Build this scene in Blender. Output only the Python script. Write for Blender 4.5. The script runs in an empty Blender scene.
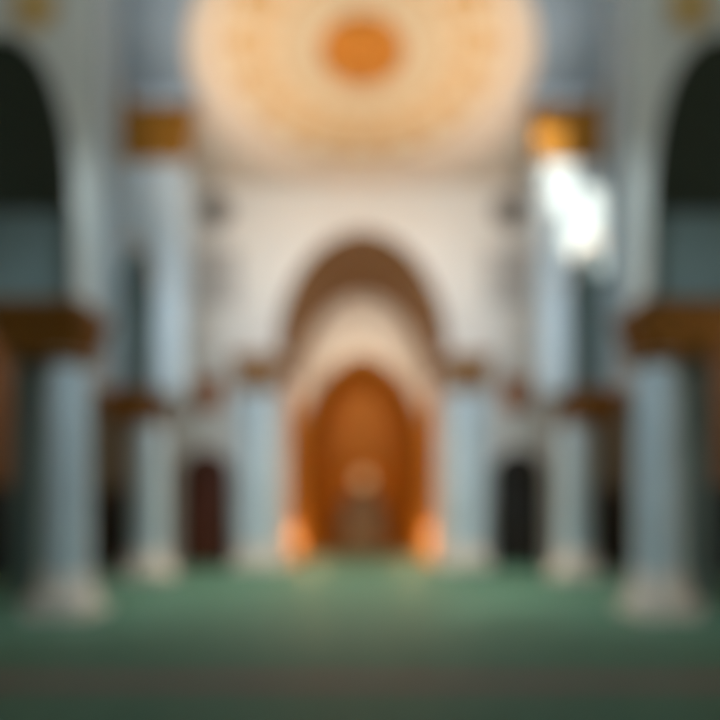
import bpy, bmesh, math, random
from mathutils import Vector, Matrix
random.seed(4)
S = bpy.context.scene
C = S.collection
PI = math.pi

# ------------------------------------------------------------------ materials
def mat(name, col, rough=.6, metal=0., var=.08, scale=3., bump=0., bscale=40., emit=None, estr=0.):
    m = bpy.data.materials.new(name); m.use_nodes = True
    nt = m.node_tree; b = nt.nodes['Principled BSDF']
    tc = nt.nodes.new('ShaderNodeTexCoord')
    nz = nt.nodes.new('ShaderNodeTexNoise'); nz.inputs['Scale'].default_value = scale; nz.inputs['Detail'].default_value = 6
    nt.links.new(tc.outputs['Object'], nz.inputs['Vector'])
    rp = nt.nodes.new('ShaderNodeValToRGB')
    lo = tuple(c*(1-var) for c in col); hi = tuple(min(1, c*(1+var)) for c in col)
    rp.color_ramp.elements[0].color = (*lo, 1); rp.color_ramp.elements[0].position = .3
    rp.color_ramp.elements[1].color = (*hi, 1); rp.color_ramp.elements[1].position = .7
    nt.links.new(nz.outputs['Fac'], rp.inputs['Fac'])
    nt.links.new(rp.outputs['Color'], b.inputs['Base Color'])
    b.inputs['Roughness'].default_value = rough; b.inputs['Metallic'].default_value = metal
    if bump:
        n2 = nt.nodes.new('ShaderNodeTexNoise'); n2.inputs['Scale'].default_value = bscale
        nt.links.new(tc.outputs['Object'], n2.inputs['Vector'])
        bp = nt.nodes.new('ShaderNodeBump'); bp.inputs['Strength'].default_value = bump
        nt.links.new(n2.outputs['Fac'], bp.inputs['Height']); nt.links.new(bp.outputs['Normal'], b.inputs['Normal'])
    if emit:
        b.inputs['Emission Color'].default_value = (*emit, 1); b.inputs['Emission Strength'].default_value = estr
    return m
def lin(r, g, b):
    f = lambda c: (c/255/12.92) if c/255 <= .04045 else ((c/255+.055)/1.055)**2.4
    return (f(r), f(g), f(b))

M = {}
M['marble']  = mat('white_marble', lin(230, 230, 224), .45, var=.05, scale=1.2)
M['bluemarble'] = mat('blue_grey_marble', lin(196, 212, 222), .45, var=.06, scale=1.4)
M['cream']   = mat('cream_plaster', lin(236, 231, 225), .7, var=.03, scale=.8)
M['ceil']    = mat('blue_grey_plaster', lin(150, 168, 186), .75, var=.06, scale=1.)
M['domecream'] = mat('dome_cream', lin(238, 220, 200), .7, var=.03, scale=2.)
M['domegold'] = mat('dome_gold_paint', lin(218, 164, 96), .5, .15, var=.1, scale=5.)
M['domepale'] = mat('dome_pale_gold', lin(240, 214, 178), .6, .05, var=.06, scale=5.)
M['dometan'] = mat('dome_tan', lin(226, 198, 160), .7, var=.05, scale=4.)
M['medal']   = mat('medallion_gold', lin(204, 124, 20), .45, .35, var=.18, scale=4.)
M['slate']   = mat('slate_blue_marble', lin(150, 168, 178), .5, var=.06, scale=1.5)  # shade tone for the sides of the nearer piers
M['gold']    = mat('gilded', lin(176, 124, 42), .42, .55, var=.15, scale=7., bump=.15)
M['bronze']  = mat('bronze_gilt', lin(138, 96, 52), .5, .3, var=.15, scale=7., bump=.15)
M['soffit']  = mat('brown_mosaic', lin(112, 74, 28), .6, .1, var=.15, scale=12.)
M['green']   = mat('dark_green_tile', lin(48, 58, 44), .6, var=.15, scale=6.)  # darkness of the shaded arch hollows and aisle ceiling, put into the colour
M['teal']    = mat('teal_marble', lin(112, 132, 134), .5, var=.1, scale=2.)  # dosseret stone; also carries painted shade for aisle strip and arch infill
M['brownstone'] = mat('brown_stone', lin(150, 96, 56), .7, var=.12, scale=3.)
M['pinkstone'] = mat('pale_pink_marble', lin(226, 215, 206), .5, var=.05, scale=2.)
M['mosaic']  = mat('orange_gold_mosaic', lin(178, 104, 6), .6, .4, var=.16, scale=14., bump=.2)
M['darkmosaic'] = mat('brown_inlay', lin(118, 94, 62), .5, .1, var=.15, scale=9.)
M['wood']    = mat('dark_red_wood', lin(84, 34, 10), .5, var=.2, scale=9.)
M['blackwood'] = mat('dark_wood', lin(34, 30, 26), .5, var=.2, scale=9.)
M['roundel'] = mat('grey_bronze', lin(124, 115, 107), .5, .2, var=.15, scale=8.)
M['tan']   = mat('tan_plaster', lin(232, 212, 194), .7, var=.04, scale=2.)
M['plaque'] = mat('copper_gilt', lin(178, 98, 36), .6, .1, var=.1, scale=7.)
M['honey'] = mat('honey_gold_stone', lin(222, 148, 54), .5, .1, var=.08, scale=6.)  # orange lamp glow painted into the jamb stone
M['taupe'] = mat('taupe_stone', lin(140, 122, 100), .7, var=.1, scale=3.)
M['darkgold'] = mat('dark_gilding', lin(132, 84, 22), .42, .6, var=.18, scale=7., bump=.15)  # gilding darkened to stand for shade on the pier capitals
M['palegold'] = mat('pale_gilding', lin(226, 190, 122), .5, .3, var=.1, scale=7.)
M['relief']  = mat('grey_marble_panel', lin(196, 192, 188), .6, var=.06, scale=4.)
M['brass']   = mat('brass', lin(180, 130, 60), .35, .8, var=.1)
M['globe']   = mat('lamp_glass', lin(226, 186, 126), .3, emit=(1., .74, .42), estr=.3)
M['flame']   = mat('lamp_lens', lin(250, 225, 180), .3, emit=(1., .62, .25), estr=2.)

def carpet_mat():
    m = bpy.data.materials.new('green_carpet'); m.use_nodes = True
    nt = m.node_tree; b = nt.nodes['Principled BSDF']; b.inputs['Roughness'].default_value = .6
    if 'Specular IOR Level' in b.inputs: b.inputs['Specular IOR Level'].default_value = .3
    N = nt.nodes.new; L = nt.links.new
    tc = N('ShaderNodeTexCoord'); sp = N('ShaderNodeSeparateXYZ'); L(tc.outputs['Object'], sp.inputs[0])
    nz = N('ShaderNodeTexNoise'); nz.inputs['Scale'].default_value = 2.5; L(tc.outputs['Object'], nz.inputs['Vector'])
    rp = N('ShaderNodeValToRGB')
    rp.color_ramp.elements[0].color = (*lin(66, 106, 90), 1); rp.color_ramp.elements[0].position = .3
    rp.color_ramp.elements[1].color = (*lin(80, 120, 102), 1); rp.color_ramp.elements[1].position = .7
    L(nz.outputs['Fac'], rp.inputs['Fac'])
    def band(src, c, w):
        a = N('ShaderNodeMath'); a.operation = 'COMPARE'; a.inputs[1].default_value = c; a.inputs[2].default_value = w
        L(src, a.inputs[0]); return a.outputs[0]
    def mix(f, c1, c2):
        x = N('ShaderNodeMix'); x.data_type = 'RGBA'; L(f, x.inputs[0]); L(c1, x.inputs[6]); x.inputs[7].default_value = (*c2, 1); return x.outputs[2]
    # woven prayer-row lines every 1.2 m
    md = N('ShaderNodeMath'); md.operation = 'PINGPONG'; md.inputs[1].default_value = .6; L(sp.outputs['Y'], md.inputs[0])
    col = mix(band(md.outputs[0], 0., .025), rp.outputs['Color'], lin(96, 122, 96))
    # broad russet border band
    col = mix(band(sp.outputs['Y'], 5.35, .2), col, lin(124, 94, 96))
    L(col, b.inputs['Base Color'])
    n2 = N('ShaderNodeTexNoise'); n2.inputs['Scale'].default_value = 180; L(tc.outputs['Object'], n2.inputs['Vector'])
    bp = N('ShaderNodeBump'); bp.inputs['Strength'].default_value = .3; L(n2.outputs['Fac'], bp.inputs['Height']); L(bp.outputs['Normal'], b.inputs['Normal'])
    return m
M['carpet'] = carpet_mat()

# ------------------------------------------------------------------ helpers
def obj(name, bm, m, parent=None, smooth=False):
    bmesh.ops.recalc_face_normals(bm, faces=bm.faces[:])
    me = bpy.data.meshes.new(name); bm.to_mesh(me); bm.free()
    me.materials.append(M[m])
    if smooth:
        for p in me.polygons: p.use_smooth = True
        try: me.set_sharp_from_angle(angle=math.radians(40))
        except Exception: pass
    o = bpy.data.objects.new(name, me); C.objects.link(o)
    if parent:
        o.parent = parent; o.matrix_parent_inverse = Matrix.Translation(parent.location).inverted()
    return o
def struct(name, bm, m, parent=None, smooth=False, label=None):
    o = obj(name, bm, m, parent, smooth)
    if not parent:
        o['kind'] = 'structure'
        if label: o['label'] = label
    return o
def thing(name, label, cat, loc, group=None):
    o = bpy.data.objects.new(name, None); C.objects.link(o); o.location = loc; o.empty_display_size = .2
    o['label'] = label; o['category'] = cat; o['kind'] = 'thing'
    if group: o['group'] = group
    return o
def tag(o, label, cat, group=None):
    o['label'] = label; o['category'] = cat; o['kind'] = 'thing'
    if group: o['group'] = group
    return o
def B(): return bmesh.new()
def box(bm, x0, x1, y0, y1, z0, z1):
    x0, x1 = min(x0, x1), max(x0, x1)
    v = [bm.verts.new(p) for p in ((x0,y0,z0),(x1,y0,z0),(x1,y1,z0),(x0,y1,z0),(x0,y0,z1),(x1,y0,z1),(x1,y1,z1),(x0,y1,z1))]
    for f in ((0,3,2,1),(4,5,6,7),(0,1,5,4),(1,2,6,5),(2,3,7,6),(3,0,4,7)): bm.faces.new([v[i] for i in f])
    return bm
def lathe(bm, prof, cx, cy, seg=32, a0=0., a1=2*PI, closed=True):
    """prof: (r, z) list; makes a surface of revolution about the vertical at (cx, cy)"""
    full = abs(a1-a0-2*PI) < 1e-6
    n = seg if full else seg+1
    rings = []
    for r, z in prof:
        if r < 1e-5: rings.append([bm.verts.new((cx, cy, z))])
        else: rings.append([bm.verts.new((cx+r*math.cos(a0+(a1-a0)*i/seg), cy+r*math.sin(a0+(a1-a0)*i/seg), z)) for i in range(n)])
    for a, b in zip(rings, rings[1:]):
        for i in range(seg):
            j = (i+1) % n if full else i+1
            if len(a) == 1 and len(b) == 1: continue
            if len(a) == 1: bm.faces.new((a[0], b[i], b[j]))
            elif len(b) == 1: bm.faces.new((a[i], b[0], a[j]))
            else: bm.faces.new((a[i], b[i], b[j], a[j]))
    if closed and full:
        for r in (rings[0], rings[-1]):
            if len(r) > 2:
                try: bm.faces.new(r)
                except Exception: pass
    return bm
def prism(bm, pts, y0, y1):
    """closed (x, z) outline extruded along y"""
    a = [bm.verts.new((x, y0, z)) for x, z in pts]; b = [bm.verts.new((x, y1, z)) for x, z in pts]
    bm.faces.new(a); bm.faces.new(b[::-1])
    n = len(pts)
    for i in range(n): bm.faces.new((a[i], b[i], b[(i+1) % n], a[(i+1) % n]))
    return bm
def prism_x(bm, pts, x0, x1):
    a = [bm.verts.new((x0, y, z)) for y, z in pts]; b = [bm.verts.new((x1, y, z)) for y, z in pts]
    bm.faces.new(a); bm.faces.new(b[::-1])
    n = len(pts)
    for i in range(n): bm.faces.new((a[i], b[i], b[(i+1) % n], a[(i+1) % n]))
    return bm
def arch(cx, w, spring, apex, n=24, p=1.9):
    """points of a softly pointed arch from the left springing over the apex to the right springing"""
    out = []
    for i in range(n+1):
        t = -1 + 2*i/n
        s = math.sin(t*PI/2)
        z = spring + (apex-spring)*(max(0, 1-abs(s)**p))**(1/2.0)
        out.append((cx + w*s, z))
    return out
def strip(bm, inner, outer, y0, y1):
    """curved band between two open (x,z) paths of equal length, thickness y0..y1"""
    n = len(inner)
    q = [[bm.verts.new((p[0], y, p[1])) for p in path] for path in (inner, outer) for y in (y0, y1)]
    i0, i1, o0, o1 = q
    for k in range(n-1):
        for a, b in ((i0, o0), (o1, i1), (i1, i0), (o0, o1)):
            bm.faces.new((a[k], a[k+1], b[k+1], b[k]))
    bm.faces.new((i0[0], o0[0], o1[0], i1[0])); bm.faces.new((i0[-1], i1[-1], o1[-1], o0[-1]))
    return bm
def leaf(bm, base, out, up, w, h, curl):
    """a curled capital leaf: base point, outward unit vector, height h, width w"""
    side = Vector(up).cross(Vector(out)).normalized(); o = Vector(out); u = Vector(up); p0 = Vector(base)
    rows = 6; prev = None; thick = .03
    for i in range(rows+1):
        t = i/rows
        c = p0 + u*(h*(t - .12*t**4)) + o*(curl*t**2.2)
        ww = w*(.75+.5*t)*math.sqrt(max(.02, 1-t**3))*.5
        ring = [bm.verts.new(c + side*sx*ww + o*off) for sx, off in ((-1, 0), (0, thick*1.6), (1, 0), (0, -thick))]
        if prev:
            for k in range(4): bm.faces.new((prev[k], prev[(k+1) % 4], ring[(k+1) % 4], ring[k]))
        else: bm.faces.new(ring[::-1])
        prev = ring
    bm.faces.new(prev)

# ------------------------------------------------------------------ dimensions (metres; camera stands at the origin looking along +y)
YA, YC, YE = 9.7, 16.3, 20.0          # planes of the nearer piers, the farther piers and the end wall
ZC = 13.5                              # crossing ceiling
ZD = 13.82                             # dome springing, above a low drum
DC, DR, DA = 15.4, 4.56, 14.42         # dome centre (y), radius, apex
HX, YS, ZN = 10.0, -4.0, 18.0          # hall half-width, entrance end, nave ceiling

# ------------------------------------------------------------------ shell
struct('floor', box(B(), -HX-.4, HX+.4, YS-.4, 28.2, -.3, -.02), 'marble')
tag(obj('carpet', box(B(), -HX+.02, HX-.02, YS, YE-.02, -.02, 0.), 'carpet'), 'wide green prayer carpet with a russet border band covering the hall floor', 'carpet')

# end wall with the great opening
IW, ISP, IAP = 2.68, 7.55, 11.5
def end_wall():
    pts = [(-HX, 0), (-IW-.31, 0)] + arch(0, IW+.31, ISP, IAP+.31, 32) + [(IW+.31, 0), (HX, 0), (HX, ZC+.4), (-HX, ZC+.4)]
    return prism(B(), pts, YE, YE+.5)
struct('wall_end', end_wall(), 'cream')

# hall side walls: the left one has real window openings through which the low sun comes
SUN = Vector((.75, .6, -.125)).normalized()
def back_to_wall(p):                    # where the ray that lands on p crosses the left outer wall
    t = (p[0]+HX)/SUN.x
    return (p[1]-SUN.y*t, p[2]-SUN.z*t)
wins = []
for (x0, x1, yt, z0, z1) in ((4.75, 6.05, 15.5, 10.1, 12.9), (5.6, 7.15, 15.7, 8.8, 10.9), (6.06, 6.7, 15., 11.9, 13.0)):
    a = back_to_wall((x0, yt, z0)); b = back_to_wall((x1, yt, z1)); c_ = back_to_wall((x0, yt, z1)); d_ = back_to_wall((x1, yt, z0))
    ys = sorted((a[0], d_[0])); zs = ((a[1]+d_[1])/2, (b[1]+c_[1])/2)
    wins.append((ys[0], ys[1], zs[0], zs[1]))
p = [back_to_wall(q) for q in ((2.05, 9.6, 0), (3.35, 9.6, 0), (2.05, 12.2, 0), (3.35, 12.2, 0))]
wins.append((-.6, 1.0, 1.90, 2.34))
wins.sort()
def left_wall():
    bm = B()
    wx0, wx1 = -HX-.35, -HX
    ycuts = [YS] + [v for w in wins for v in w[:2]] + [YE+.5]
    ycuts = sorted(set(ycuts))
    for a, b in zip(ycuts, ycuts[1:]):
        holes = sorted((w[2], w[3]) for w in wins if w[0] < (a+b)/2 < w[1])
        z = 0.
        for h0, h1 in holes:
            if h0 > z: box(bm, wx0, wx1, a, b, z, h0)
            z = max(z, h1)
        box(bm, wx0, wx1, a, b, z, ZN)
    return bm
struct('wall_left', left_wall(), 'cream')
struct('wall_right', box(B(), HX, HX+.35, YS, YE+.5, 0, ZN), 'cream')
for i, w in enumerate(wins):
    bm = B(); f = .06
    x0, x1 = -HX-.42, -HX-.30
    box(bm, x0, x1, w[0]-f, w[0], w[2]-f, w[3]+f); box(bm, x0, x1, w[1], w[1]+f, w[2]-f, w[3]+f)
    box(bm, x0, x1, w[0], w[1], w[2]-f, w[2]); box(bm, x0, x1, w[0], w[1], w[3], w[3]+f)
    struct('window_%d' % (i+1), bm, 'bronze')
# entrance end: one tall opening to the courtyard
def back_wall():
    pts = [(-HX, 0)]
    for cx in (0,): pts += [(cx-2., 0)] + arch(cx, 2., 4.5, 7., 20) + [(cx+2., 0)]
    pts += [(HX, 0), (HX, ZN), (-HX, ZN)]
    return prism(B(), pts, YS-.5, YS)
struct('wall_back', back_wall(), 'cream')
struct('ceiling', box(B(), -HX-.3, HX+.3, YS-.5, YA+.5, ZN, ZN+.3), 'cream')

# crossing ceiling with the round hole for the dome
def crossing_ceiling():
    bm = B(); n = 64
    ya, yb = YA-.4, YE+.5
    def ray_to_rect(a):
        c, s = math.cos(a), math.sin(a)
        t = 1e9
        if c > 1e-9: t = min(t, HX/c)
        if c < -1e-9: t = min(t, -HX/c)
        if s > 1e-9: t = min(t, (yb-DC)/s)
        if s < -1e-9: t = min(t, (ya-DC)/s)
        return (c*t, DC+s*t)
    angs = sorted(set([2*PI*i/n for i in range(n)] + [math.atan2(yy-DC, xx) % (2*PI) for xx in (-HX, HX) for yy in (ya, yb)]))
    m = len(angs); L = []
    for z in (ZC, ZC+.4):
        L.append([bm.verts.new((DR*math.cos(a), DC+DR*math.sin(a), z)) for a in angs])
        L.append([bm.verts.new((*ray_to_rect(a), z)) for a in angs])
    for i in range(m):
        j = (i+1) % m
        bm.faces.new((L[0][i], L[0][j], L[1][j], L[1][i])); bm.faces.new((L[2][i], L[3][i], L[3][j], L[2][j]))
        bm.faces.new((L[0][i], L[2][i], L[2][j], L[0][j])); bm.faces.new((L[1][i], L[1][j], L[3][j], L[3][i]))
    return bm
struct('ceiling', crossing_ceiling(), 'ceil')
def end_bay(s):
    bm = B(); a0 = math.asin((YC-DC)/DR); a1 = math.asin(min(1, (YE-DC)/DR)) if YE-DC < DR else PI/2
    pts = [(s*HX, YC), (s*(DR+.035)*math.cos(a0), YC)] + [(s*(DR+.035)*math.cos(a0+(a1-a0)*k/16), min(YE, DC+(DR+.035)*math.sin(a0+(a1-a0)*k/16))) for k in range(1, 17)] + [(s*.001, YE), (s*HX, YE)]
    lo = [bm.verts.new((x, y, ZC-.05)) for x, y in pts]; hi = [bm.verts.new((x, y, ZC-.001)) for x, y in pts]
    bm.faces.new(lo); bm.faces.new(hi[::-1])
    for i in range(len(pts)): j = (i+1) % len(pts); bm.faces.new((lo[i], lo[j], hi[j], hi[i]))
    return bm
for s in (-1, 1): struct('ceiling_bay', end_bay(s), 'tan')
struct('wall_header', box(B(), -HX, HX, YA-.4, YA+.2, ZC+.4, ZN), 'cream')

# ------------------------------------------------------------------ dome
def zs(r): return DA - (DA-ZD)*(r/DR)**2
dome = thing('dome', 'shallow round dome of cream plaster with gold ornament ring over the crossing', 'dome', (0, DC, ZC))
prof = [(DR*k/24, zs(DR*k/24)) for k in range(24, -1, -1)]
outer = [(DR*k/24*.995, zs(DR*k/24)+.28) for k in range(0, 25)]
obj('shell', lathe(B(), prof + outer, 0, DC, 64, closed=False), 'domecream', dome, True)
obj('cornice', lathe(B(), [(DR-.004, ZD), (DR-.14, ZD-.03), (DR-.14, ZD-.09), (DR-.07, ZD-.14), (DR-.07, ZC+.06), (DR-.12, ZC+.03), (DR-.12, ZC-.05), (DR+.03, ZC-.06), (DR+.03, ZC-.002), (DR-.004, ZC-.002), (DR-.004, ZD)], 0, DC, 64, closed=False), 'tan', dome, True)
def ring(r0, r1, t=.035):
    k = 6; lo = [(r0+(r1-r0)*i/k, zs(r0+(r1-r0)*i/k)-t) for i in range(k+1)]
    hi = [(r, z+t*1.4) for r, z in lo[::-1]]
    return lathe(B(), lo+hi+[lo[0]], 0, DC, 64, closed=False)
obj('gold_band', ring(2.32, 3.68, .03), 'domepale', dome, True)
obj('inner_ring', ring(1.1, 2.22, .015), 'dometan', dome, True)
obj('gold_fillet', ring(3.68, 3.8, .06), 'domegold', dome, True)
obj('gold_fillet', ring(2.22, 2.32, .06), 'domegold', dome, True)
for k in range(16):                      # almond rosettes set round the gold band
    a = 2*PI*(k+.5)/16
    bm = B(); rc = 3.0
    ringv = []
    for i in range(20):
        q = 2*PI*i/20
        u = .54*math.cos(q); v = .42*math.sin(q)*(1-.35*abs(math.cos(q)))
        r = rc+u; x = r*math.cos(a)-v*math.sin(a); y = r*math.sin(a)+v*math.cos(a); rr = math.hypot(x, y)
        ringv.append((x, y+DC, zs(rr)))
    top = [bm.verts.new((x, y, z-.03)) for x, y, z in ringv]; up = [bm.verts.new((x, y, z+.02)) for x, y, z in ringv]
    c = bm.verts.new((rc*math.cos(a), rc*math.sin(a)+DC, zs(rc)-.12))
    for i in range(20):
        j = (i+1) % 20
        bm.faces.new((top[i], top[j], c)); bm.faces.new((top[i], up[i], up[j], top[j]))
    bm.faces.new(up)
    obj('rosette', bm, 'domegold', dome)
for k in range(32):                      # small drops along the rim
    a = 2*PI*k/32; bm = B()
    bmesh.ops.create_uvsphere(bm, u_segments=10, v_segments=6, radius=.11, matrix=Matrix.Translation((4.2*math.cos(a), DC+4.2*math.sin(a), zs(4.2)-.02)))
    obj('rim_bead', bm, 'domepale', dome, True)
med = obj('medallion', lathe(B(), [(1.14, zs(1.)+.01), (1.14, zs(1.)-.10), (1.0, zs(1.)-.16), (.55, zs(1.)-.2), (.2, zs(1.)-.3), (0, zs(1.)-.33)], 0, DC, 40, closed=False), 'medal', dome, True)
for k in range(12):
    a = 2*PI*k/12; bm = B()
    d = Vector((math.cos(a), math.sin(a), 0))
    ww = Vector((-d.y, d.x, 0))
    pts = [(0.25, .06), (.5, .16), (.8, .17), (1.0, .1), (1.12, 0)]
    zc = zs(1.)
    L1 = [bm.verts.new(Vector((0, DC, zc-.24+.10*(r))) + d*r + ww*w) for r, w in pts]
    R1 = [bm.verts.new(Vector((0, DC, zc-.24+.10*(r))) + d*r - ww*w) for r, w in pts[:-1]]
    CL = [bm.verts.new(Vector((0, DC, zc-.31+.10*(r))) + d*r) for r, w in pts[:-1]]
    for i in range(3):
        bm.faces.new((L1[i], L1[i+1], CL[i+1], CL[i])); bm.faces.new((R1[i], CL[i], CL[i+1], R1[i+1]))
        bm.faces.new((L1[i], R1[i], R1[i+1], L1[i+1]))
    bm.faces.new((L1[3], L1[4], CL[3])); bm.faces.new((R1[3], CL[3], L1[4])); bm.faces.new((L1[3], R1[3], L1[4]))
    bm.faces.new((L1[0], CL[0], R1[0]))
    obj('petal', bm, 'medal', med)

# ------------------------------------------------------------------ clustered columns
def plinths(shafts, e):
    bm = B()
    for x, y in shafts: box(bm, x-e, x+e, y-e, y+e, 0, .14)
    return bm
def cluster(shafts, r, rect, zcap, caph, label, group, shaft_m='bluemarble', gold='gold'):
    """shafts: (x, y) of each shaft; rect: x0, x1, y0, y1 of the shared abacus"""
    x0, x1, y0, y1 = rect
    mx = sum(p[0] for p in shafts)/len(shafts); my = sum(p[1] for p in shafts)/len(shafts)
    t = thing('column', label, 'column', (mx, my, 0), group); t['kind'] = 'thing'
    e = r*1.36+.01
    obj('plinth', plinths(shafts, e), 'pinkstone', t)
    for x, y in shafts:
        obj('base', lathe(B(), [(r*1.32, .14), (r*1.36, .2), (r*1.36, .3), (r*1.25, .36), (r*1.12, .42), (r*1.2, .5), (r*1.2, .56), (r*1.06, .62), (r*1.02, .68)], x, y, 28), 'pinkstone', t, True)
        pr = [(r*(1.0-.10*(k/8)**1.6), .68+(zcap-.68)*k/8) for k in range(9)]
        obj('shaft', lathe(B(), pr, x, y, 28), shaft_m, t, True)
        obj('necking', lathe(B(), [(r*.92, zcap-.16), (r*1.02, zcap-.13), (r*1.02, zcap-.07), (r*.92, zcap-.04)], x, y, 24), gold, t, True)
    # capital: flared bell from the shafts to the abacus, leaves in two rows
    bx0 = min(p[0] for p in shafts)-r*.9; bx1 = max(p[0] for p in shafts)+r*.9
    by0 = min(p[1] for p in shafts)-r*.9; by1 = max(p[1] for p in shafts)+r*.9
    bx0, bx1, by0, by1 = max(bx0, x0+.05), min(bx1, x1-.05), max(by0, y0+.05), min(by1, y1-.05)
    bm = B(); n = 6; prev = None
    for k in range(n+1):
        u = (k/n)**1.8; z = zcap+(caph-.16)*k/n
        X0, X1, Y0, Y1 = bx0+(x0-bx0)*u, bx1+(x1-bx1)*u, by0+(y0-by0)*u, by1+(y1-by1)*u
        v = [bm.verts.new(q) for q in ((X0, Y0, z), (X1, Y0, z), (X1, Y1, z), (X0, Y1, z))]
        if prev:
            for i in range(4): bm.faces.new((prev[i], prev[(i+1) % 4], v[(i+1) % 4], v[i]))
        else: bm.faces.new(v)
        prev = v
    bm.faces.new(prev)
    cap = obj('capital', bm, gold, t)
    obj('abacus', box(B(), x0-.03, x1+.03, y0-.03, y1+.03, zcap+caph-.16, zcap+caph), gold, cap)
    for row, (zr, hh, extra) in enumerate(((zcap+.02, caph*.5, .02), (zcap+caph*.32, caph*.46, .05))):
        for ax, s_ in (('y', -1), ('x', 1), ('y', 1), ('x', -1)):
            bm = B(); a, b = (bx0, bx1) if ax == 'y' else (by0, by1)
            nn = max(2, round((b-a)/.38)) - (row if b-a > .9 else 0)
            for i in range(nn):
                q = a+(b-a)*(i+.5)/nn
                if ax == 'y': p = (q, (by0-extra) if s_ < 0 else (by1+extra), zr); o = (0, s_, 0)
                else: p = ((bx0-extra) if s_ < 0 else (bx1+extra), q, zr); o = (s_, 0, 0)
                leaf(bm, p, o, (0, 0, 1), (b-a)/nn*.8, hh, .07+.05*row)
            obj('leaf_row', bm, gold, cap, True)
    return t
def sx(s, a, b): return (min(s*a, s*b), max(s*a, s*b))
for s in (-1, 1):
    side = 'left' if s < 0 else 'right'
    cluster([(s*4.86, 9.34), (s*5.5, 10.32)], .34, (*sx(s, 4.42, 6.08), 8.86, 9.86), 4.22, .80, 'large pale column with gold capital and white base, nearest on the %s' % side, 'columns of the nearer piers', gold='darkgold')
    cluster([(s*5.9, YC-.55), (s*6.5, YC+.5)], .44, (*sx(s, 5.62, 7.2), YC-1.05, YC+.2), 4.36, .78, 'pale column with dark gold capital between the nearest %s column and the arched door' % side, 'columns of the farther piers', gold='darkgold')
    cluster([(s*3.95, YE-.62), (s*3.28, YE-.62)], .33, (*sx(s, 2.85, 4.4), YE-1.1, YE-.02), 6.1, 1.1, 'tall pale column with bronze capital at the %s edge of the great niche' % side, 'columns flanking the niche', gold='bronze')

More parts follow.
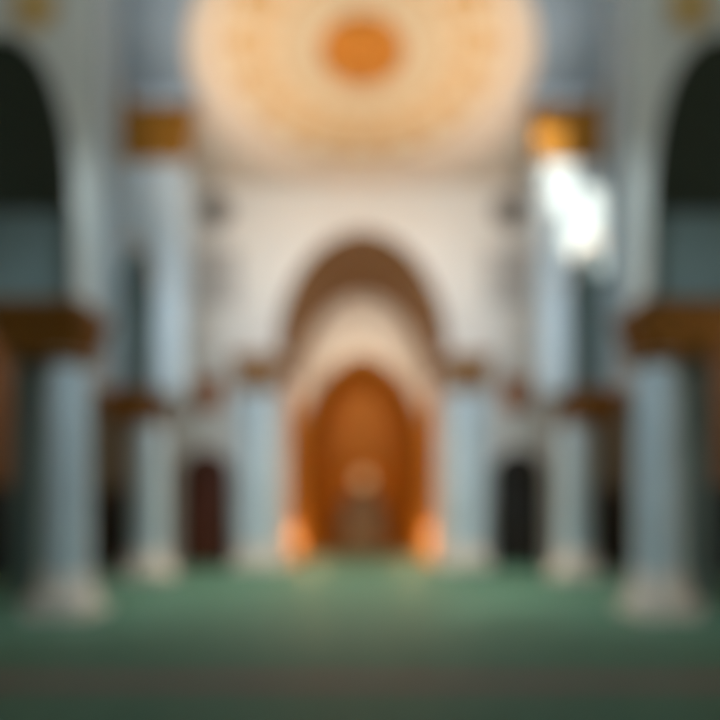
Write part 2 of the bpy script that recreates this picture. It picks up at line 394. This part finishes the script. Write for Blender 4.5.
# ------------------------------------------------------------------ piers and aisle arches
def mirror(pts, s): return pts if s > 0 else [(-x, z) for x, z in pts]
for s in (-1, 1):
    side = 'left' if s < 0 else 'right'
    # nearer pier wall (spandrel with aisle arch)
    pts = [(4.40, 5.03), (4.74, 5.03), (4.74, 6.5)] + arch(5.98, 1.24, 6.5, 9.55, 24, 2.3)[1:] + [(7.22, 5.03), (HX, 5.43), (HX, ZC), (4.40, ZC)]
    struct('wall_%s_nave' % side, prism(B(), mirror(pts, s), YA-.4, YA+.5), 'marble')
    struct('trim_reveal_%s' % side, box(B(), s*4.385, s*4.399, YA-.36, YA+.5, 5.03, ZC-.01), 'slate')  # darker cladding puts the reveal's shade into its colour
    a0 = arch(5.98, 1.24, 6.5, 9.55, 24, 2.3); a1 = arch(5.98, 1.33, 6.5, 9.66, 24, 2.3)
    st = strip(B(), mirror(a0, s), mirror(a1, s), YA-.45, YA-.4)
    tag(obj('arch_moulding', st, 'marble', None), 'pale arch moulding around the large dark opening above the nearest %s column' % side, 'arch', 'aisle arch mouldings')
    # dosseret block in the arch, over the capital
    struct('trim_dosseret_%s_nave' % side, box(B(), s*4.74, s*7.22, YA+.1, YA+.48, 5.03, 6.9), 'teal')
    # the hollow above it curves forward as it rises
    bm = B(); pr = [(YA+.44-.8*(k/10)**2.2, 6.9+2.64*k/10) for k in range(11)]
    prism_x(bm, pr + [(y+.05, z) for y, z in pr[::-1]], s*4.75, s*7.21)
    struct('trim_hollow_%s_nave' % side, bm, 'green', smooth=True)  # dark green adds to the shade under the arch
    # added dark strip standing in for the shaded outer column
    struct('trim_pilaster_aisle_%s' % side, box(B(), s*6.32, s*6.95, 11.2, 11.8, 0, 9.69), 'teal')
    # gold floral relief in the spandrel
    t = thing('spandrel_ornament', 'gold flower relief on the pale wall above the nearest %s arch' % side, 'ornament', (s*5.38, YA-.4, 9.98), 'gold spandrel flowers')
    for k in range(8):
        a = 2*PI*k/8; bm = B()
        c = Vector((s*5.38, YA-.43, 9.98)); d = Vector((math.cos(a), 0, math.sin(a)))
        leaf(bm, c+d*.1, (0, -1, 0), tuple(d), .22, .36, .03)
        obj('petal', bm, 'palegold', t, True)
    bm = B(); bmesh.ops.create_uvsphere(bm, u_segments=14, v_segments=8, radius=.13, matrix=Matrix.Translation((s*5.38, YA-.42, 9.98))); obj('boss', bm, 'palegold', t, True)
    # farther pier wall
    ci, cw = 6.38, .63
    pts = [(5.1, 5.16), (5.75, 5.16), (5.75, 7.9)] + arch(ci, cw, 7.9, 9.3)[1:] + [(7.01, 5.16), (HX, 5.16), (HX, ZC), (5.1, ZC)]
    struct('wall_%s_crossing' % side, prism(B(), mirror(pts, s), YC-.6, YC+.4), 'bluemarble')
    struct('trim_tympanum_%s_crossing' % side, prism(B(), mirror([(5.75, 5.16), (5.75, 7.9)] + arch(ci, cw, 7.9, 9.3)[1:-1] + [(7.01, 7.9), (7.01, 5.16)], s), YC-.1, YC+.2), 'teal')  # added infill; the opening's darkness is in its colour
    st = strip(B(), mirror(arch(ci, cw, 7.9, 9.3), s), mirror(arch(ci, cw+.12, 7.9, 9.48), s), YC-.66, YC-.6)
    tag(obj('arch_moulding', st, 'pinkstone', None), 'slim pale arch moulding around the narrow dark recess by the %s doorway' % side, 'arch', 'aisle arch mouldings')
    # gilded cornice block under the ceiling
    lab = 'dark gold cornice block high under the ceiling beside the dome, shaded side' if s < 0 else 'bright gold cornice block high above the sunlit white wall patch'
    t = thing('gold_cornice', lab, 'cornice', (s*5.5, YC-.6, 11.5), 'gold cornice blocks')
    for nm, zz0, zz1, e in (('moulding', 11.55, 11.75, .0), ('frieze', 11.75, 12.35, .10), ('moulding', 12.35, 12.55, .2), ('crown', 12.55, 12.85, .28)):
        obj(nm, box(B(), s*(4.85-e), s*(6.6+e*.3), YC-.75-e, YC-.602, zz0, zz1), 'gold', t)
    obj('end_scroll', prism(B(), mirror([(6.25, 12.85), (6.65, 12.85), (6.78, 13.45), (6.6, 13.48), (6.42, 13.2)], s), YC-.95, YC-.602), 'gold', t)
    for k in range(6):
        bm = B(); leaf(bm, (s*(4.95+.26*k), YC-.87, 11.8), (0, -1, 0), (0, 0, 1), .22, .5, .08); obj('leaf', bm, 'gold', t, True)
    # aisle: ceiling with shade put into its green, warm stone lining, dark door
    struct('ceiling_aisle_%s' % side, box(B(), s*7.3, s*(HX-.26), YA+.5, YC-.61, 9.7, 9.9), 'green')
    struct('trim_lining_%s' % side, box(B(), s*(HX-.25), s*(HX-.02), YA+1., YE-.02, 0, 9.7), 'brownstone')
    struct('trim_lining_end_%s' % side, box(B(), s*6.75, s*(HX-.26), YE-.12, YE-.001, 0, 9.7), 'taupe')

# side door leaves along the outer walls and at the aisle ends, doorways in the end wall
def door(n, x0, x1, y, h, m, label):
    cx = (x0+x1)/2; w = abs(x1-x0)/2
    bm = prism(B(), [(cx-w, 0.001), *arch(cx, w, h-w*.9, h), (cx+w, 0.001)], y-.08, y-.002)
    d = struct('door_%d' % n, bm, m, label=label)
    inn = [(cx-w, 0.001)] + arch(cx, w, h-w*.9, h) + [(cx+w, 0.001)]
    out = [(cx-w-.14, 0.001)] + arch(cx, w+.14, h-w*.9, h+.16) + [(cx+w+.14, 0.001)]
    struct('door_frame', strip(B(), inn, out, y-.16, y-.001), m, d)
    for sx in (-1, 1):
        for zz in ((.25, h*.3), (h*.34, h*.62)):
            struct('door_panel', box(B(), cx+sx*.06, cx+sx*(w-.1), y-.11, y-.08, zz[0], zz[1]), m, d)
        bm = B(); bmesh.ops.create_uvsphere(bm, u_segments=10, v_segments=6, radius=.05, matrix=Matrix.Translation((cx+sx*.1, y-.14, 1.1))); struct('door_handle', bm, 'brass', d, True)
door(1, -6.24, -4.74, YE, 3.9, 'wood', 'tall reddish brown arched door between the pale columns at left')
door(2, 4.74, 6.24, YE, 3.9, 'blackwood', 'tall dark brown arched door between the pale columns at right')
door(3, -9.1, -7.9, YE-.12, 2.6, 'blackwood', 'low black door deep in the left aisle')
door(4, 7.9, 9.1, YE-.12, 2.6, 'blackwood', 'low black door deep in the right aisle')
for s, n in ((-1, 5), (1, 6)):
    d = struct('door_%d' % n, box(B(), s*(HX-.26), s*(HX-.34), 11.6, 15.6, .001, 2.5), 'blackwood')
    for k in range(4): struct('door_panel', box(B(), s*(HX-.34), s*(HX-.37), 11.7+k, 12.5+k, .2, 2.3), 'blackwood', d)

# ------------------------------------------------------------------ end wall ornaments
for s in (-1, 1):
    side = 'left' if s < 0 else 'right'
    cx, cz = s*5.18, 12.55
    t = thing('roundel', 'small grey round medallion high on the cream wall, %s of the great arch' % side, 'roundel', (cx, YE-.1, cz), 'round wall medallions')
    def disc(r, y0, y1, m, nm):
        bm = B(); prism(bm, [(cx+r*math.cos(2*PI*k/36), cz+r*math.sin(2*PI*k/36)) for k in range(36)], y0, y1); return obj(nm, bm, m, t)
    disc(.46, YE-.08, YE-.001, 'roundel', 'disc'); disc(.3, YE-.12, YE-.08, 'roundel', 'inner_disc')
    inn = [(cx+.46*math.cos(2*PI*k/36), cz+.46*math.sin(2*PI*k/36)) for k in range(37)]
    out = [(cx+.54*math.cos(2*PI*k/36), cz+.54*math.sin(2*PI*k/36)) for k in range(37)]
    obj('rim', strip(B(), inn, out, YE-.11, YE-.001), 'roundel', t)
    # pale relief panel
    t = thing('relief_panel', 'pale grey carved square panel on the cream wall below the %s round medallion' % side, 'wall panel', (s*5.16, YE-.05, 9.2), 'grey carved wall panels')
    obj('panel', box(B(), s*4.36, s*5.96, YE-.05, YE-.001, 9.2, 11.2), 'relief', t)
    for a, b, c, d in ((4.36, 5.96, 9.2, 9.32), (4.36, 5.96, 11.08, 11.2), (4.36, 4.48, 9.32, 11.08), (5.84, 5.96, 9.32, 11.08)):
        obj('frame', box(B(), s*a, s*b, YE-.09, YE-.05, c, d), 'relief', t)
    # small gilt plaque over the doorway
    cx, cz = s*5.5, 6.05
    t = thing('gilt_plaque', 'small square gilt plaque on the wall over the %s arched door' % side, 'plaque', (cx, YE-.08, cz), 'gilt wall plaques')
    obj('plate', box(B(), cx-.52, cx+.52, YE-.08, YE-.001, cz-.52, cz+.52), 'plaque', t)
    for k in range(8):
        a = 2*PI*k/8; bm = B(); d = Vector((math.cos(a), 0, math.sin(a)))
        leaf(bm, Vector((cx, YE-.1, cz))+d*.06, (0, -1, 0), tuple(d), .15, .26, .02); obj('petal', bm, 'gold', t, True)

# ------------------------------------------------------------------ the great niche
YB = 24.7
# barrel vault soffit, brown
sof_in = arch(0, IW, ISP, IAP, 40); sof_out = arch(0, IW+.3, ISP, IAP+.3, 40)
t = thing('vault', 'large brown pointed arch vault over the glowing golden niche', 'arch', (0, YE, ISP))
obj('soffit', strip(B(), sof_in, sof_out, YE-.02, YB-.002), 'soffit', t, True)
obj('archivolt', strip(B(), sof_in, arch(0, IW+.34, ISP, IAP+.34, 40), YE-.08, YE-.02), 'soffit', t, True)
for s in (-1, 1):
    side = 'left' if s < 0 else 'right'
    struct('wall_niche_%s' % side, box(B(), s*IW, s*(IW+.3), YE, YB-.002, 0, ISP-.005), 'pinkstone')
    struct('trim_impost_%s' % side, box(B(), s*(IW-.22), s*(IW+.12), YE-.1, YE+1.2, 6.75, 7.4), 'bronze')
    struct('trim_dado_%s' % side, box(B(), s*(IW-.03), s*IW, YE+.1, YB-.01, 0, 6.2), 'honey')  # cladding coloured for the uplight glow on the jambs
    for k in range(3):     # shallow pilasters on the jambs, uplight glow in their colour
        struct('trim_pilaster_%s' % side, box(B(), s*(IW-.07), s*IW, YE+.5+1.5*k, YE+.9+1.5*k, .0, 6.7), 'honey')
# back wall of the niche with the mihrab opening
MW, MS, MA = 2.67, 5.1, 8.9
pts = [(-IW-.3, 0), (-MW, 0)] + arch(0, MW, MS, MA, 36, 1.65) + [(MW, 0), (IW+.3, 0), (IW+.3, IAP+.4), (-IW-.3, IAP+.4)]
struct('wall_niche_back', prism(B(), pts, YB, YB+.3), 'domecream')
mih = thing('mihrab', 'glowing orange gold mosaic prayer niche under the pale half dome', 'prayer niche', (0, YB, 0))
inn = [(-MW+.16, 0)] + arch(0, MW-.16, MS, MA-.2, 36, 1.65) + [(MW-.16, 0)]
out = [(-MW, 0)] + arch(0, MW, MS, MA, 36, 1.65) + [(MW, 0)]
obj('arch_frame', strip(B(), inn, out, YB-.06, YB+.3), 'gold', mih, True)
# recess: sides and back follow the arch and close towards the rear
def recess():
    bm = B(); sec = []
    for k in range(9):
        u = k/8; y = YB+.3+2.2*u; w = (MW)*math.sqrt(1-.55*u*u); a = MA*(1-.10*u*u)
        pth = [(-w, 0)] + arch(0, w, MS, a, 36, 1.65) + [(w, 0)]
        sec.append([bm.verts.new((x, y, z)) for x, z in pth])
    for a, b in zip(sec, sec[1:]):
        for i in range(len(a)-1): bm.faces.new((a[i], a[i+1], b[i+1], b[i]))
    bm.faces.new(sec[-1])
    return bm
rc = obj('recess', recess(), 'mosaic', mih, True)
sm = rc.modifiers.new('thick', 'SOLIDIFY'); sm.thickness = .12; sm.offset = 1
# inner doorway-like panel with its own frame
YI = YB+2.46
ip = [(-.86, 0.001)] + arch(0, .86, 1.9, 3.0, 24, 1.6) + [(.86, 0.001)]
op = [(-1.06, 0.001)] + arch(0, 1.06, 1.9, 3.25, 24, 1.6) + [(1.06, 0.001)]
obj('inner_panel', prism(B(), ip, YI-.10, YI-.02), 'darkmosaic', mih)
obj('inner_frame', strip(B(), ip, op, YI-.16, YI-.02), 'soffit', mih, True)
for s in (-1, 1):
    obj('colonnette', lathe(B(), [(.16, 0.001), (.16, .12), (.1, .2), (.09, 1.8), (.13, 1.9), (.17, 2.05)], s*1.25, YI-.25, 18), 'soffit', mih, True)
# steps / floor of niche
struct('floor_niche', box(B(), -IW, IW, YE, 27.4, -.02, 0.), 'carpet')

# hanging lamp
LX, LY, LZ = .05, 24.0, 3.35
t = thing('hanging_lamp', 'round glowing lamp hanging in the middle of the golden niche', 'lamp', (LX, LY, LZ))
bm = B(); bmesh.ops.create_uvsphere(bm, u_segments=24, v_segments=14, radius=.30, matrix=Matrix.Translation((LX, LY, LZ))); obj('globe', bm, 'globe', t, True)
obj('chain', lathe(B(), [(.015, LZ+.42), (.015, 10.9)], LX, LY, 8), 'brass', t)
obj('cap', lathe(B(), [(.2, LZ+.24), (.14, LZ+.36), (.05, LZ+.44), (.02, LZ+.5)], LX, LY, 20), 'brass', t, True)
obj('finial', lathe(B(), [(.0, LZ-.42), (.04, LZ-.36), (.12, LZ-.27), (.1, LZ-.24)], LX, LY, 16), 'brass', t, True)
obj('ceiling_rose', lathe(B(), [(.12, 10.86), (.12, 10.95), (.02, 11.45)], LX, LY, 16), 'brass', t, True)

# warm floor uplights at both jambs of the niche
def light(name, kind, loc, e, col, **k):
    l = bpy.data.lights.new(name, kind); l.energy = e; l.color = col
    for a, v in k.items(): setattr(l, a, v)
    o = bpy.data.objects.new(name, l); C.objects.link(o); o.location = loc
    return o
for s in (-1, 1):
    side = 'left' if s < 0 else 'right'
    x, y = s*2.4, 22.75
    t = thing('uplight', 'small brass floor uplight glowing at the %s foot of the golden niche' % side, 'lamp', (x, y, 0), 'niche uplights')
    obj('housing', lathe(B(), [(.13, 0.), (.13, .2), (.15, .22), (.15, .26), (.12, .26), (.12, .18), (0, .18)], x, y, 20, closed=False), 'brass', t, True)
    obj('lens', lathe(B(), [(.118, .19), (.118, .23), (0, .245)], x, y, 20, closed=False), 'flame', t, True)
    light('uplight_glow', 'POINT', (s*2.1, 22.5, .9), 75, (1., .58, .24), shadow_soft_size=.08)
    light('mihrab_glow', 'POINT', (s*1.7, YB+.9, .5), 26, (1., .64, .28), shadow_soft_size=.1)
light('lamp_glow', 'POINT', (0, 22.4, 7.6), 190, (1., .9, .76), shadow_soft_size=.1)  # unseen fill added to brighten the niche top

# ------------------------------------------------------------------ light
# unseen fill spots added to brighten the dome
def spot(name, loc, to, e, col, deg, blend=1.):
    o = light(name, 'SPOT', loc, e, col, spot_size=math.radians(deg), spot_blend=blend, shadow_soft_size=.25)
    o.rotation_euler = (Vector(to)-Vector(loc)).to_track_quat('-Z', 'Y').to_euler(); return o
for s in (-1, 1):
    spot('dome_floodlight', (s*4.7, 10.8, 8.6), (s*.6, 18.3, 14), 1000, (1., .87, .74), 95)
    spot('dome_floodlight', (s*3.6, 18.9, 7.6), (s*1.2, 14.6, 14), 520, (1., .88, .77), 80)
# unseen fills added: cool over crossing and nave, warm down on the floor
for s in (-1, 1):
    spot('crossing_floodlight', (s*4.7, 10.7, 8.2), (s*-1.2, 20., 5.), 1250, (.86, .95, 1.), 110)
    spot('cross_floodlight', (s*4.2, 10.6, 9.2), (s*-6.6, 15.7, 11.2), 1000, (.86, .95, 1.), 75)
spot('dome_downlight', (0, DC, 13.9), (0, 14.9, 0), 8300, (1., .91, .72), 74)  # added spot, brightens the far carpet
for s in (-1, 1):
    spot('nave_spotlight', (s*.6, 5.2, 11.5), (s*5., 9.4, 3.4), 1500, (.72, .9, 1.), 44, .8)  # added spots, brighten the nearest columns
light('nave_lamp', 'POINT', (0, 6.4, 11.5), 290, (.72, .89, 1.), shadow_soft_size=.5)
# wall lamps of the aisles (warm)
for s in (-1, 1):
    light('aisle_lamp', 'POINT', (s*8.6, 13.2, 5.4), 34, (1., .72, .44), shadow_soft_size=.2)
# sun through the windows
sun = light('sun', 'SUN', (-30, -20, 10), 11, (1., .91, .76), angle=math.radians(.5))
sun.rotation_euler = SUN.to_track_quat('-Z', 'Y').to_euler()
w = bpy.data.worlds.new('sky'); S.world = w; w.use_nodes = True
bg = w.node_tree.nodes['Background']; bg.inputs['Color'].default_value = (.62, .80, 1., 1); bg.inputs['Strength'].default_value = .3

# ------------------------------------------------------------------ camera, focused close by so that the whole hall is soft
cd = bpy.data.cameras.new('camera'); cam = bpy.data.objects.new('camera', cd); C.objects.link(cam)
cam.location = (0, 0, 1.5); cam.rotation_euler = (PI/2, 0, 0)
cd.sensor_width = 36; cd.lens = 28.2; cd.shift_x = -.003; cd.shift_y = .2264
cd.clip_start = .05; cd.clip_end = 200
cd.dof.use_dof = True; cd.dof.focus_distance = .45; cd.dof.aperture_fstop = 28.2/ (.45*39/564*1000)
S.camera = cam
vs = S.view_settings
S.display_settings.display_device = 'sRGB'
vs.view_transform = 'Standard'; vs.look = 'None'; vs.gamma = 1; vs.use_curve_mapping = False
vs.exposure = 0.
S.cycles.use_denoising = True
S.cycles.max_bounces = 10; S.cycles.diffuse_bounces = 8
S.cycles.sample_clamp_indirect = 6
